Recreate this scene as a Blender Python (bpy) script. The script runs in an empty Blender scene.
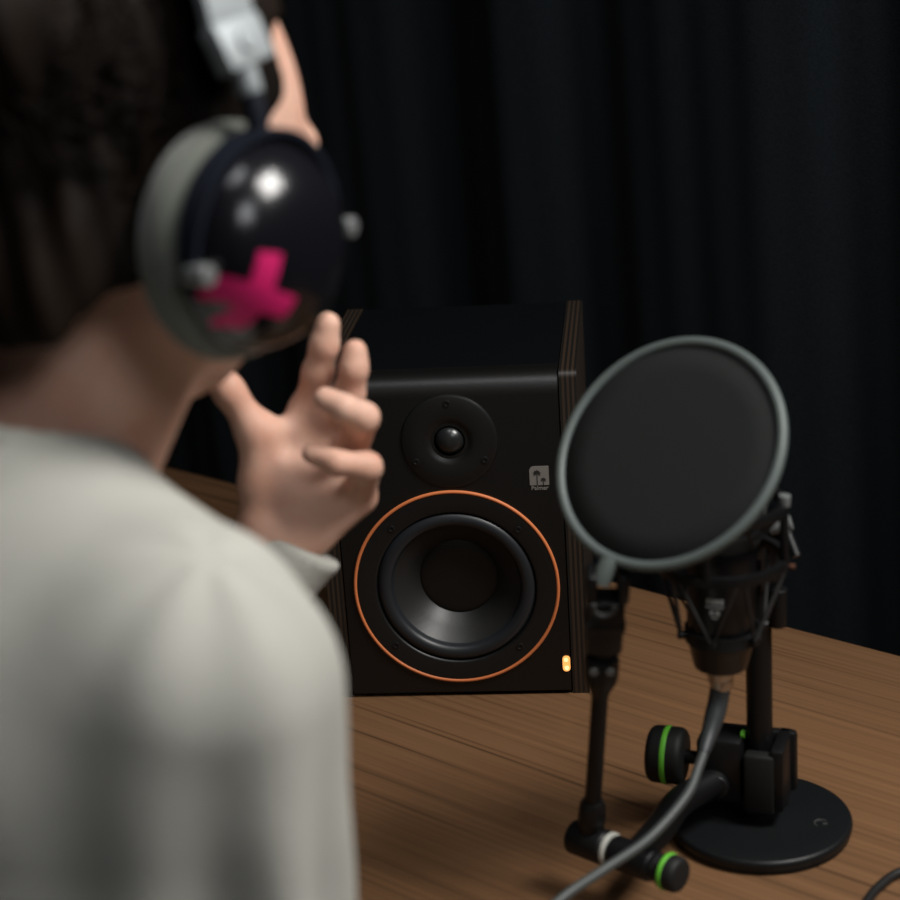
import bpy, bmesh, math, random
import numpy as np
from mathutils import Vector, Matrix
random.seed(7)
PI = math.pi
S = bpy.context.scene
COL = S.collection
TZ = 0.74                                   # table top height

# ------------------------------------------------------------------ objects
def link(name, me, mat=None, parent=None, smooth=True):
    o = bpy.data.objects.new(name, me)
    COL.objects.link(o)
    if mat: me.materials.append(mat)
    if smooth:
        me.polygons.foreach_set('use_smooth', [True] * len(me.polygons))
    if parent: o.parent = parent
    return o
def bmobj(name, bm, mat=None, parent=None, smooth=True, sharp=40):
    bmesh.ops.recalc_face_normals(bm, faces=bm.faces)
    me = bpy.data.meshes.new(name); bm.to_mesh(me); bm.free()
    o = link(name, me, mat, parent, smooth)
    if smooth and sharp:
        me.set_sharp_from_angle(angle=math.radians(sharp))
    return o
def empty(name, loc=(0, 0, 0), rot=None):
    o = bpy.data.objects.new(name, None); COL.objects.link(o)
    o.empty_display_size = .02
    o.location = loc
    if rot: o.rotation_euler = rot
    return o
def tag(o, label=None, cat=None, group=None, kind=None):
    if label: o['label'] = label
    if cat: o['category'] = cat
    if group: o['group'] = group
    if kind: o['kind'] = kind
    return o

# ------------------------------------------------------------------ mesh tools
def frame(a, b):
    z = (Vector(b) - Vector(a)).normalized()
    t = Vector((0, 0, 1)) if abs(z.z) < .9 else Vector((0, 1, 0))
    x = t.cross(z).normalized(); y = z.cross(x)
    m = Matrix((x, y, z)).transposed().to_4x4(); m.translation = Vector(a)
    return m
def box(bm, lo, hi, bev=0, seg=2, m=None):
    lo, hi = Vector(lo), Vector(hi)
    r = bmesh.ops.create_cube(bm, size=1, matrix=Matrix.Translation((lo + hi) / 2) @ Matrix.Diagonal(((hi - lo).x, (hi - lo).y, (hi - lo).z, 1)))
    vs = r['verts']
    if bev:
        es = list({e for v in vs for e in v.link_edges})
        rr = bmesh.ops.bevel(bm, geom=es, offset=bev, segments=seg, profile=.5, affect='EDGES')
        vs = list({v for f in rr['faces'] for v in f.verts} | {v for v in vs if v.is_valid})
    if m is not None: bmesh.ops.transform(bm, matrix=m, verts=vs)
    return vs
def lathe(bm, prof, m=None, n=48):
    """prof: (radius, height) pairs, revolved about +Z of m"""
    m = m or Matrix()
    rows = []
    for r, z in prof:
        if r < 1e-6: rows.append([bm.verts.new(m @ Vector((0, 0, z)))])
        else: rows.append([bm.verts.new(m @ Vector((r * math.cos(2 * PI * i / n), r * math.sin(2 * PI * i / n), z))) for i in range(n)])
    for A, B in zip(rows, rows[1:]):
        for i in range(n):
            j = (i + 1) % n
            if len(A) == 1 and len(B) == 1: continue
            if len(A) == 1: bm.faces.new((A[0], B[i], B[j]))
            elif len(B) == 1: bm.faces.new((A[i], A[j], B[0]))
            else: bm.faces.new((A[i], A[j], B[j], B[i]))
def rcyl(bm, a, b, r, bev=None, n=40, r2=None):
    """closed cylinder from a to b with rounded rims"""
    L = (Vector(b) - Vector(a)).length
    r2 = r if r2 is None else r2
    bev = min(r, r2) * .12 if bev is None else bev
    k = 4
    p = [(0, 0)]
    for i in range(k + 1):
        t = PI / 2 * i / k
        p.append((r - bev + bev * math.sin(t), bev - bev * math.cos(t)))
    for i in range(k + 1):
        t = PI / 2 * i / k
        p.append((r2 - bev + bev * math.cos(t), L - bev + bev * math.sin(t)))
    p.append((0, L))
    lathe(bm, p, frame(a, b), n)
def spline(pts, n=10):
    P = [Vector(p) for p in pts]
    P = [2 * P[0] - P[1]] + P + [2 * P[-1] - P[-2]]
    out = []
    for i in range(1, len(P) - 2):
        for k in range(n):
            t = k / n
            a, b, c, d = P[i - 1:i + 3]
            out.append(.5 * ((2 * b) + (c - a) * t + (2 * a - 5 * b + 4 * c - d) * t * t + (3 * b - a - 3 * c + d) * t ** 3))
    out.append(P[-2]); return out
def tube(bm, pts, r, n=14, caps=True, closed=False):
    """sweep a circle of radius r (number or list) along pts"""
    N = len(pts); pts = [Vector(p) for p in pts]
    R = r if isinstance(r, (list, tuple)) else [r] * N
    rows = []; up = None
    for i in range(N):
        a = pts[i - 1] if (i or closed) else pts[i]; b = pts[(i + 1) % N] if (i < N - 1 or closed) else pts[i]
        t = (b - a).normalized()
        if up is None: up = t.orthogonal().normalized()
        x = (up - t * up.dot(t)).normalized(); y = t.cross(x); up = x
        rows.append([bm.verts.new(pts[i] + (x * math.cos(2 * PI * k / n) + y * math.sin(2 * PI * k / n)) * R[i]) for k in range(n)])
    rg = range(N if closed else N - 1)
    for i in rg:
        A, B = rows[i], rows[(i + 1) % N]
        for k in range(n):
            bm.faces.new((A[k], A[(k + 1) % n], B[(k + 1) % n], B[k]))
    if caps and not closed:
        bm.faces.new(rows[0]); bm.faces.new(rows[-1])
def torus(bm, R, r, m=None, n=72, k=14):
    tube(bm, [(m or Matrix()) @ Vector((R * math.cos(2 * PI * i / n), R * math.sin(2 * PI * i / n), 0)) for i in range(n)], r, k, closed=True)
def prism(bm, poly, z0, z1, m=None):
    m = m or Matrix()
    a = [bm.verts.new(m @ Vector((x, y, z0))) for x, y in poly]; b = [bm.verts.new(m @ Vector((x, y, z1))) for x, y in poly]
    bm.faces.new(a); bm.faces.new(b)
    for i in range(len(poly)):
        j = (i + 1) % len(poly); bm.faces.new((a[i], a[j], b[j], b[i]))
def rounded(w, h, r, n=6):
    """corner radii r = (ll, lr, ur, ul) of a w by h rectangle"""
    out = []
    for (cx, cy, a0), q in zip(((-1, -1, PI), (1, -1, 1.5 * PI), (1, 1, 0), (-1, 1, PI / 2)), r):
        for i in range(n + 1):
            a = a0 + PI / 2 * i / n
            out.append((cx * (w / 2 - q) + q * math.cos(a), cy * (h / 2 - q) + q * math.sin(a)))
    return out

# ------------------------------------------------------------------ materials
def mat(name, col, rough=.5, metal=0, spec=.5, bump=None, var=None, sheen=0, coat=0, sss=0, emit=None):
    m = bpy.data.materials.new(name); m.use_nodes = True
    nt = m.node_tree; p = nt.nodes['Principled BSDF']
    p.inputs['Base Color'].default_value = (*col, 1)
    p.inputs['Roughness'].default_value = rough; p.inputs['Metallic'].default_value = metal
    p.inputs['Specular IOR Level'].default_value = spec
    if sheen:
        p.inputs['Sheen Weight'].default_value = sheen; p.inputs['Sheen Roughness'].default_value = .5
    if coat: p.inputs['Coat Weight'].default_value = coat; p.inputs['Coat Roughness'].default_value = .05
    if sss:
        p.inputs['Subsurface Weight'].default_value = sss; p.inputs['Subsurface Radius'].default_value = (1, .35, .2); p.inputs['Subsurface Scale'].default_value = .006
    if emit:
        p.inputs['Emission Color'].default_value = (*emit[0], 1); p.inputs['Emission Strength'].default_value = emit[1]
    def noise(scale, vec=(1, 1, 1), detail=4):
        tc = nt.nodes.new('ShaderNodeTexCoord'); mp = nt.nodes.new('ShaderNodeMapping'); mp.inputs['Scale'].default_value = vec
        n = nt.nodes.new('ShaderNodeTexNoise'); n.inputs['Scale'].default_value = scale; n.inputs['Detail'].default_value = detail
        nt.links.new(tc.outputs['Object'], mp.inputs['Vector']); nt.links.new(mp.outputs[0], n.inputs['Vector'])
        return n
    if var:                                   # (second colour, scale, stretch)
        n = noise(var[1], var[2] if len(var) > 2 else (1, 1, 1))
        r = nt.nodes.new('ShaderNodeValToRGB'); r.color_ramp.elements[0].position = .35; r.color_ramp.elements[1].position = .65
        r.color_ramp.elements[0].color = (*col, 1); r.color_ramp.elements[1].color = (*var[0], 1)
        nt.links.new(n.outputs['Fac'], r.inputs['Fac']); nt.links.new(r.outputs['Color'], p.inputs['Base Color'])
    if bump:                                  # (scale, strength, distance, stretch)
        n = noise(bump[0], bump[3] if len(bump) > 3 else (1, 1, 1))
        b = nt.nodes.new('ShaderNodeBump'); b.inputs['Strength'].default_value = bump[1]; b.inputs['Distance'].default_value = bump[2]
        nt.links.new(n.outputs['Fac'], b.inputs['Height']); nt.links.new(b.outputs[0], p.inputs['Normal'])
    return m
def wood_mat(name, dark, light, rough=.42):
    m = bpy.data.materials.new(name); m.use_nodes = True
    nt = m.node_tree; N = nt.nodes; L = nt.links; p = N['Principled BSDF']
    tc = N.new('ShaderNodeTexCoord')
    def nz(vec, scale, detail=6, dist=0):
        mp = N.new('ShaderNodeMapping'); mp.inputs['Scale'].default_value = vec
        n = N.new('ShaderNodeTexNoise'); n.inputs['Scale'].default_value = scale; n.inputs['Detail'].default_value = detail; n.inputs['Distortion'].default_value = dist
        L.new(tc.outputs['Object'], mp.inputs['Vector']); L.new(mp.outputs[0], n.inputs['Vector']); return n
    a = nz((.40, 38, 38), 3.2, 4, .1); b = nz((1.6, 140, 140), 2.0, 3); c = nz((.5, 2.6, 2.6), 1.5, 2)
    mx = N.new('ShaderNodeMix'); mx.inputs[0].default_value = .45
    L.new(a.outputs['Fac'], mx.inputs[2]); L.new(b.outputs['Fac'], mx.inputs[3])
    m2 = N.new('ShaderNodeMix'); m2.inputs[0].default_value = .22
    L.new(mx.outputs[0], m2.inputs[2]); L.new(c.outputs['Fac'], m2.inputs[3])
    r = N.new('ShaderNodeValToRGB'); e = r.color_ramp.elements
    e[0].position = .38; e[0].color = (*dark, 1); e[1].position = .62; e[1].color = (*light, 1)
    k = e.new(.46); k.color = (*[d * .35 + l * .65 for d, l in zip(dark, light)], 1)
    L.new(m2.outputs[0], r.inputs['Fac']); L.new(r.outputs['Color'], p.inputs['Base Color'])
    p.inputs['Roughness'].default_value = rough; p.inputs['Specular IOR Level'].default_value = .35
    bp = N.new('ShaderNodeBump'); bp.inputs['Strength'].default_value = .12; bp.inputs['Distance'].default_value = .001
    L.new(mx.outputs[0], bp.inputs['Height']); L.new(bp.outputs[0], p.inputs['Normal'])
    return m
def ply_mat(name, axis):
    """plywood layers stacked along a local axis, dark stained"""
    m = bpy.data.materials.new(name); m.use_nodes = True
    nt = m.node_tree; N = nt.nodes; L = nt.links; p = N['Principled BSDF']
    tc = N.new('ShaderNodeTexCoord'); sp = N.new('ShaderNodeSeparateXYZ'); L.new(tc.outputs['Object'], sp.inputs[0])
    mu = N.new('ShaderNodeMath'); mu.operation = 'MULTIPLY'; mu.inputs[1].default_value = 2 * PI / .0037
    L.new(sp.outputs[axis], mu.inputs[0])
    sn = N.new('ShaderNodeMath'); sn.operation = 'SINE'; L.new(mu.outputs[0], sn.inputs[0])
    r = N.new('ShaderNodeValToRGB'); e = r.color_ramp.elements
    mr = N.new('ShaderNodeMapRange'); mr.inputs[1].default_value = -1; mr.inputs[2].default_value = 1; L.new(sn.outputs[0], mr.inputs[0])
    e[0].position = .3; e[0].color = (.006, .005, .004, 1); e[1].position = .75; e[1].color = (.030, .018, .011, 1)
    L.new(mr.outputs[0], r.inputs['Fac']); L.new(r.outputs['Color'], p.inputs['Base Color'])
    p.inputs['Roughness'].default_value = .45
    return m

M = dict(
    skin=mat('skin', (.57, .31, .225), .55, spec=.3, sss=.2, var=((.66, .41, .315), 28), bump=(420, .12, .0006)),
    hair=mat('hair', (.0030, .0018, .0012), .65, spec=.10, var=((.010, .0055, .0030), 30, (1, 1, .3)), bump=(70, .5, .003, (1.5, 1.5, .2))),
    sweater=mat('sweater_knit', (.37, .366, .33), .9, spec=.2, sheen=.1, var=((.405, .398, .36), 16), bump=(700, .35, .0012, (1, 1, .5))),
    trousers=mat('trousers', (.02, .022, .03), .9, bump=(500, .3, .001)),
    shoe=mat('shoe', (.02, .02, .02), .6), sole=mat('sole', (.3, .3, .28), .8),
    eyewhite=mat('eye_white', (.7, .68, .65), .2), iris=mat('iris', (.05, .03, .02), .2),
    lips=mat('lips', (.42, .16, .13), .5),
    gloss=mat('gloss_black', (.005, .005, .007), .2, spec=.45),
    pivot=mat('dull_steel', (.26, .27, .27), .4, metal=.6),
    navy=mat('navy_black', (.007, .009, .016), .4, spec=.5),
    velour=mat('grey_velour', (.105, .112, .096), .95, spec=.1, sheen=.4, bump=(900, .6, .001)),
    silver=mat('brushed_silver', (.30, .325, .335), .6, metal=.4, bump=(400, .08, .0004, (1, 1, .05))),
    greyplastic=mat('grey_plastic', (.12, .128, .126), .5),
    pink=mat('pink_tape', (.60, .012, .13), .6, spec=.25, bump=(500, .2, .0004)),
    wood=wood_mat('walnut', (.052, .026, .0125), (.185, .095, .045)),
    ply=ply_mat('stained_plywood', 0),
    vinyl=mat('black_vinyl', (.0034, .0032, .0030), .38, spec=.5, bump=(900, .25, .0004)),
    topblack=mat('black_veneer', (.0018, .0022, .003), .55, spec=.12, bump=(60, .2, .0006, (1, 6, 1))),
    drvplate=mat('driver_plate', (.0045, .0045, .0045), .42, spec=.5),
    rubber=mat('surround_rubber', (.013, .015, .018), .42, spec=.5),
    cone=mat('woofer_cone', (.014, .014, .0136), .44, spec=.5, bump=(300, .1, .0005)),
    dome=mat('tweeter_silk', (.012, .013, .013), .3, spec=.6),
    screw=mat('black_screw', (.02, .02, .02), .35, metal=.6),
    orange=mat('orange_ring', (.62, .18, .06), .5, spec=.4),
    badge=mat('badge_grey', (.17, .155, .14), .5), badgeink=mat('badge_ink', (.02, .018, .016), .6),
    led=mat('lit_indicator', (.8, .4, .1), .4, emit=((1, .40, .10), 1.1)),
    ledcore=mat('lit_indicator_core', (.9, .6, .2), .4, emit=((1, .72, .38), 1.15)),
    blackmetal=mat('black_powdercoat', (.0055, .0062, .007), .42, spec=.35, bump=(1200, .2, .0003)),
    blackplastic=mat('black_plastic', (.0045, .0045, .0048), .42, spec=.32),
    softblack=mat('soft_black', (.008, .0082, .0082), .6, spec=.3),
    green=mat('green_rubber', (.13, .50, .035), .55),
    washer=mat('grey_washer', (.40, .40, .36), .5),
    hoop=mat('hoop_grey', (.082, .100, .095), .5, bump=(700, .3, .0006)),
    gauze=mat('pop_gauze', (.0135, .0150, .0143), .9, spec=.15, bump=(1500, .7, .0008)),
    micbody=mat('mic_black', (.0045, .0045, .005), .36, spec=.5),
    grille=mat('mic_grille', (.02, .02, .02), .4, metal=.7, bump=(1600, .9, .001)),
    nickel=mat('nickel', (.55, .52, .48), .3, metal=1),
    print_white=mat('white_print', (.36, .37, .37), .6),
    cord=mat('elastic_cord', (.028, .028, .028), .7),
    copper=mat('copper_brown', (.07, .026, .012), .5, spec=.3),
    cable=mat('cable_grey', (.050, .057, .056), .5), plug=mat('plug_grey', (.028, .032, .034), .5),
    cableblack=mat('cable_black', (.008, .008, .008), .5),
    curtain=mat('black_curtain', (.0036, .0052, .0068), .95, spec=.08, sheen=.02, var=((.0066, .0090, .0112), 450, (1, 1, 1.6)), bump=(800, .5, .001)),
    wall=mat('dark_wall', (.06, .06, .065), .8, bump=(80, .1, .001)),
    floor=wood_mat('dark_floor_boards', (.03, .022, .016), (.06, .042, .03), .5),
    ceiling=mat('grey_ceiling', (.16, .16, .16), .9),
)

# ------------------------------------------------------------------ implicit surfaces
class Field:
    def __init__(s, lo, hi, h):
        s.lo = np.array(lo, np.float32); s.h = h
        s.n = np.ceil((np.array(hi) - np.array(lo)) / h).astype(int) + 1
        s.F = np.full(s.n, 1.0, np.float32)
    def part(s, lo, hi):
        a = np.clip(np.floor((np.array(lo) - s.lo) / s.h).astype(int), 0, s.n); b = np.clip(np.ceil((np.array(hi) - s.lo) / s.h).astype(int) + 1, 0, s.n)
        sl = tuple(slice(i, j) for i, j in zip(a, b))
        ax = [s.lo[i] + s.h * np.arange(a[i], b[i], dtype=np.float32) for i in range(3)]
        return sl, ax[0][:, None, None], ax[1][None, :, None], ax[2][None, None, :]
    def blend(s, sl, d, k):
        f = s.F[sl]
        q = np.clip(.5 + .5 * (f - d) / k, 0, 1)
        s.F[sl] = f * (1 - q) + d * q - k * q * (1 - q)
    def cut(s, sl, d, k=.002):                # remove the inside of d
        f = s.F[sl]; d = -d
        q = np.clip(.5 - .5 * (f - d) / k, 0, 1)
        s.F[sl] = f * (1 - q) + d * q + k * q * (1 - q)
    @staticmethod
    def dcap(X, Y, Z, a, b, ra, rb):
        a = np.array(a, np.float32); b = np.array(b, np.float32); v = b - a; L = float(v @ v) + 1e-12
        t = np.clip(((X - a[0]) * v[0] + (Y - a[1]) * v[1] + (Z - a[2]) * v[2]) / L, 0, 1)
        return np.sqrt((X - a[0] - t * v[0]) ** 2 + (Y - a[1] - t * v[1]) ** 2 + (Z - a[2] - t * v[2]) ** 2) - (ra + (rb - ra) * t), t
    def cap(s, a, b, ra, rb=None, k=.01, cut=False, fn=None):
        rb = ra if rb is None else rb
        pad = max(ra, rb) + k + .02
        sl, X, Y, Z = s.part(np.minimum(a, b) - pad, np.maximum(a, b) + pad)
        d, t = s.dcap(X, Y, Z, a, b, ra, rb)
        if fn: d = d + fn(X, Y, Z, t)
        (s.cut if cut else s.blend)(sl, d, k)
    def chain(s, pts, rs, k=.006):
        for i in range(len(pts) - 1): s.cap(pts[i], pts[i + 1], rs[i], rs[i + 1], k)
    def ell(s, c, r, k=.02, rot=None, cut=False, fn=None):
        c = np.array(c, np.float32); pad = max(r) + k + .02
        sl, X, Y, Z = s.part(c - pad, c + pad)
        x, y, z = X - c[0], Y - c[1], Z - c[2]
        if rot is not None: x, y, z = [rot[0][i] * x + rot[1][i] * y + rot[2][i] * z for i in range(3)]
        k0 = np.sqrt((x / r[0]) ** 2 + (y / r[1]) ** 2 + (z / r[2]) ** 2); k1 = np.sqrt((x / r[0] ** 2) ** 2 + (y / r[1] ** 2) ** 2 + (z / r[2] ** 2) ** 2) + 1e-6
        d = k0 * (k0 - 1) / k1
        if fn: d = d + fn(X, Y, Z)
        (s.cut if cut else s.blend)(sl, d, k)
    def mesh(s, name, smooth=2):
        F = s.F; neg = F < 0
        n = neg.shape
        c = np.zeros((n[0] - 1, n[1] - 1, n[2] - 1), np.uint8)
        for i in (0, 1):
            for j in (0, 1):
                for k in (0, 1): c += neg[i:n[0] - 1 + i, j:n[1] - 1 + j, k:n[2] - 1 + k]
        act = (c > 0) & (c < 8)
        idx = np.argwhere(act)
        num = np.full(c.shape, -1, np.int32); num[act] = np.arange(len(idx))
        acc = np.zeros((len(idx), 3)); cnt = np.zeros(len(idx))
        cs = [(i, j, k) for i in (0, 1) for j in (0, 1) for k in (0, 1)]
        for a in cs:
            for ax in range(3):
                if a[ax]: continue
                b = list(a); b[ax] = 1
                fa = F[idx[:, 0] + a[0], idx[:, 1] + a[1], idx[:, 2] + a[2]]; fb = F[idx[:, 0] + b[0], idx[:, 1] + b[1], idx[:, 2] + b[2]]
                m = (fa < 0) != (fb < 0)
                t = np.where(m, fa / np.where(m, fa - fb, 1), 0)
                p = np.tile(np.array(a, float), (len(idx), 1)); p[:, ax] += t
                acc[m] += p[m]; cnt[m] += 1
        V = (idx + acc / cnt[:, None]) * s.h + s.lo
        quads = []
        for ax in range(3):
            u, v = (ax + 1) % 3, (ax + 2) % 3
            sa = [slice(None)] * 3; sb = [slice(None)] * 3; sa[ax] = slice(0, -1); sb[ax] = slice(1, None)
            na = neg[tuple(sa)]; nb = neg[tuple(sb)]
            e = np.argwhere(na != nb)
            e = e[(e[:, u] > 0) & (e[:, v] > 0) & (e[:, u] < n[u] - 1) & (e[:, v] < n[v] - 1)]
            fl = na[e[:, 0], e[:, 1], e[:, 2]]
            q = []
            for du, dv in ((1, 1), (0, 1), (0, 0), (1, 0)):
                w = e.copy(); w[:, u] -= du; w[:, v] -= dv
                q.append(num[w[:, 0], w[:, 1], w[:, 2]])
            q = np.stack(q, 1); q[~fl] = q[~fl][:, ::-1]
            quads.append(q)
        Q = np.concatenate(quads)
        Q = Q[(Q >= 0).all(1)]
        for _ in range(smooth):
            for lam in (.5, -.45):
                A = np.zeros_like(V); w = np.zeros(len(V))
                for i in range(4):
                    np.add.at(A, Q[:, i], V[Q[:, (i + 1) % 4]]); np.add.at(w, Q[:, i], 1)
                V = V + lam * (A / np.maximum(w, 1)[:, None] - V)
        me = bpy.data.meshes.new(name)
        me.vertices.add(len(V)); me.vertices.foreach_set('co', V.astype(np.float32).ravel())
        me.loops.add(Q.size); me.loops.foreach_set('vertex_index', Q.astype(np.int32).ravel())
        me.polygons.add(len(Q)); me.polygons.foreach_set('loop_start', np.arange(0, Q.size, 4, dtype=np.int32))
        me.update(calc_edges=True); me.validate()
        return me

# ------------------------------------------------------------------ the room
def struct(name, bm, m):
    o = bmobj(name, bm, m, sharp=30); o['kind'] = 'structure'; return o
RX0, RX1, RY0, RY1, RH = -3.0, 1.3, -1.6, 1.50, 2.6
b = bmesh.new(); box(b, (RX0 - .1, RY0 - .1, -.1), (RX1 + .1, RY1 + .1, 0)); struct('floor', b, M['floor'])
b = bmesh.new(); box(b, (RX0 - .1, RY0 - .1, RH), (RX1 + .1, RY1 + .1, RH + .1)); struct('ceiling', b, M['ceiling'])
b = bmesh.new(); box(b, (RX0 - .1, RY1, 0), (RX1 + .1, RY1 + .1, RH)); struct('wall_front', b, M['wall'])
b = bmesh.new(); box(b, (RX0 - .1, RY0 - .1, 0), (RX1 + .1, RY0, RH)); struct('wall_back', b, M['wall'])
b = bmesh.new(); box(b, (RX0 - .1, RY0, 0), (RX0, RY1, RH)); struct('wall_left', b, M['wall'])
b = bmesh.new(); box(b, (RX1, RY0, 0), (RX1 + .1, RY1, RH)); struct('wall_right', b, M['wall'])

# curtain hung behind the table: deep irregular folds
def fold(x, z):
    s = .55 + .45 * min(1, (2.5 - z) / 1.2)
    y = .020 * math.sin(x * 23 + 1.1 * math.sin(x * 5.3)) + .012 * math.sin(x * 41 + 2 + .6 * math.sin(z * 1.1)) + .010 * math.sin(x * 9.7 + .5 + .25 * z)
    return .42 * y * s + .0012 * math.sin(x * 130 + z * 6)
bm = bmesh.new(); nx, nz = 560, 36
g = [[bm.verts.new((RX0 + .05 + (RX1 - RX0 - .1) * i / nx, 1.40 + fold(RX0 + .05 + (RX1 - RX0 - .1) * i / nx, .015 + 2.5 * j / nz), .015 + 2.5 * j / nz)) for j in range(nz + 1)] for i in range(nx + 1)]
for i in range(nx):
    for j in range(nz): bm.faces.new((g[i][j], g[i + 1][j], g[i + 1][j + 1], g[i][j + 1]))
cu = empty('curtain', (-.85, 1.40, 0))
def under(o, parent):
    """parent o to an Empty, keeping its world place"""
    o.parent = parent; o.matrix_parent_inverse = parent.matrix_basis.inverted(); return o
tag(cu, 'black fabric curtain hanging in soft folds behind the wooden table', 'curtain')
fo = bmobj('fabric', bm, M['curtain'], sharp=0); under(fo, cu)
sd = fo.modifiers.new('thickness', 'SOLIDIFY'); sd.thickness = .002
bm = bmesh.new(); rcyl(bm, (RX0 + .01, 1.40, 2.535), (RX1 - .01, 1.40, 2.535), .014); under(bmobj('curtain_rod', bm, M['blackmetal']), cu)

# ------------------------------------------------------------------ table
TX0, TX1, TY0, TY1 = -1.85, .05, .645, 1.237
tb = empty('table', ((TX0 + TX1) / 2, (TY0 + TY1) / 2, 0))
tag(tb, 'walnut brown wooden table carrying the speaker and the microphone stand', 'table')
bm = bmesh.new(); box(bm, (TX0, TY0, TZ - .03), (TX1, TY1, TZ), .0025); under(bmobj('tabletop', bm, M['wood']), tb)
for x in (TX0 + .08, TX1 - .08):
    for y in (TY0 + .07, TY1 - .07):
        bm = bmesh.new(); box(bm, (x - .022, y - .022, 0), (x + .022, y + .022, TZ - .03), .003); under(bmobj('leg', bm, M['blackmetal']), tb)

# ------------------------------------------------------------------ speaker
W2, HB, HS, DS = .1, .0865, .2612, .214
sp = empty('speaker', (-.9049, .9847, TZ), (0, 0, .6320))
tag(sp, 'black studio speaker with an orange ring around its woofer, standing on the wooden table', 'speaker')
def local(name, bm, m, parent=sp, **k): return bmobj(name, bm, m, parent, **k)
RR = .017
def side_profile(y0, r, z0=.004, h=HS):
    p = [(y0, z0)]
    for i in range(9):
        a = PI - PI / 2 * i / 8
        p.append((y0 + r + r * math.cos(a), h - r + r * math.sin(a)))
    p += [(DS, h), (DS, z0)]; return p
MY = Matrix(((0, 0, 1, 0), (1, 0, 0, 0), (0, 1, 0, 0), (0, 0, 0, 1)))      # prism (y,z) extruded along x
bm = bmesh.new(); prism(bm, side_profile(.004, RR), -HB + .0003, HB - .0003, MY); local('cabinet', bm, M['topblack'], sharp=25)
# baffle: front sheet wrapped over the rounded top edge
bm = bmesh.new()
pr = [(.0, .004)] + [(RR + RR * math.cos(PI - PI / 2 * i / 10), HS + .0006 - RR + RR * math.sin(PI - PI / 2 * i / 10)) for i in range(11)] + [(.024, HS + .0006)]
inn = [(y + .004 if i < 2 else y + .003, z - .003) for i, (y, z) in enumerate(pr)]
prism(bm, pr + inn[::-1], -HB + .0007, HB - .0007, MY); local('baffle', bm, M['vinyl'], sharp=25)
for s in (-1, 1):
    bm = bmesh.new(); a, c = sorted((s * (HB + .0004), s * W2)); prism(bm, side_profile(.0015, .006, .0, HS + .001), a, c, MY)
    local('side_panel', bm, M['ply'], sharp=25)
FR = Matrix(((1, 0, 0, 0), (0, 0, -1, 0), (0, 1, 0, 0), (0, 0, 0, 1)))     # local z of a lathe -> speaker front (-y)
def front(x, z, y=0): return Matrix.Translation((x, y, z)) @ FR
# cut the driver openings through the baffle
for nm in ('cabinet', 'baffle'):
    ob = [o for o in sp.children if o.name == nm][0]
    for cx, cz, cr in ((.0010, .0925, .0614), (.0030, .2110, .0118)):
        bm = bmesh.new(); lathe(bm, [(0, -.035), (cr, -.035), (cr, .02), (0, .02)], front(cx, cz), 96); bmesh.ops.recalc_face_normals(bm, faces=bm.faces)
        me = bpy.data.meshes.new('c'); bm.to_mesh(me); bm.free(); cut = bpy.data.objects.new('c', me); COL.objects.link(cut); cut.parent = sp
        md = ob.modifiers.new('b', 'BOOLEAN'); md.operation = 'DIFFERENCE'; md.solver = 'EXACT'; md.object = cut
        dg = bpy.context.evaluated_depsgraph_get(); nm_ = bpy.data.meshes.new_from_object(ob.evaluated_get(dg)); ob.modifiers.clear(); ob.data = nm_; nm_.name = nm
        bpy.data.objects.remove(cut)
# tweeter
TWX, TWZ = .0030, .2110
bm = bmesh.new(); lathe(bm, [(.0115, -.004), (.0122, -.0012), (.0165, .0014), (.019, .0022), (.0345, .0022), (.0362, .0014), (.0368, 0), (.0368, -.002)], front(TWX, TWZ)); tw = local('tweeter', bm, M['drvplate'])
bm = bmesh.new(); lathe(bm, [(.0117, -.004)] + [(.0112 * math.cos(t * PI / 20), -.004 + .0085 * math.sin(t * PI / 20)) for t in range(1, 10)] + [(0, .0045)], front(TWX, TWZ)); local('dome', bm, M['dome'], tw)
for k in range(3):
    a = PI / 2 + k * 2 * PI / 3; bm = bmesh.new()
    mm = front(TWX + .030 * math.cos(a), TWZ + .030 * math.sin(a), -.0022)
    lathe(bm, [(.0028, 0), (.0026, .0008), (.0015, .0009), (.0012, .0002), (0, .0002)], mm, 20); local('screw', bm, M['screw'], tw)
# woofer
WX, WZ = .0010, .0925
wf = bmesh.new(); lathe(wf, [(.0612, -.006), (.0614, .0002), (.0622, .0014), (.0635, .0018), (.0765, .0018), (.0770, .001), (.0770, -.002)], front(WX, WZ), 96); wf = local('woofer', wf, M['drvplate'])
bm = bmesh.new(); torus(bm, .0783, .0014, front(WX, WZ, -.001), 120, 10); local('trim_ring', bm, M['orange'], wf)
bm = bmesh.new(); lathe(bm, [(.0612, -.005)] + [(.0555 + .0058 * math.cos(PI * t / 12), -.003 + .0052 * math.sin(PI * t / 12)) for t in range(13)] + [(.0490, -.0045)], front(WX, WZ), 96); local('surround', bm, M['rubber'], wf)
bm = bmesh.new(); lathe(bm, [(.0500, -.0042), (.0490, -.0055), (.040, -.0125), (.031, -.0215), (.0285, -.0245)], front(WX, WZ), 96); local('cone', bm, M['cone'], wf)
bm = bmesh.new(); lathe(bm, [(.0305, -.0220)] + [(.0300 * math.cos(t * PI / 24), -.0220 + .0022 * math.sin(t * PI / 24)) for t in range(1, 12)] + [(0, -.0198)], front(WX, WZ), 64); local('dust_cap', bm, M['drvplate'], wf)
for k in range(4):
    a = math.radians(43 + 90 * k); bm = bmesh.new()
    lathe(bm, [(.0028, 0), (.0026, .0008), (.0015, .0009), (.0012, .0002), (0, .0002)], front(WX + .0685 * math.cos(a), WZ + .0685 * math.sin(a), -.0018), 20); local('screw', bm, M['screw'], wf)
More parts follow.
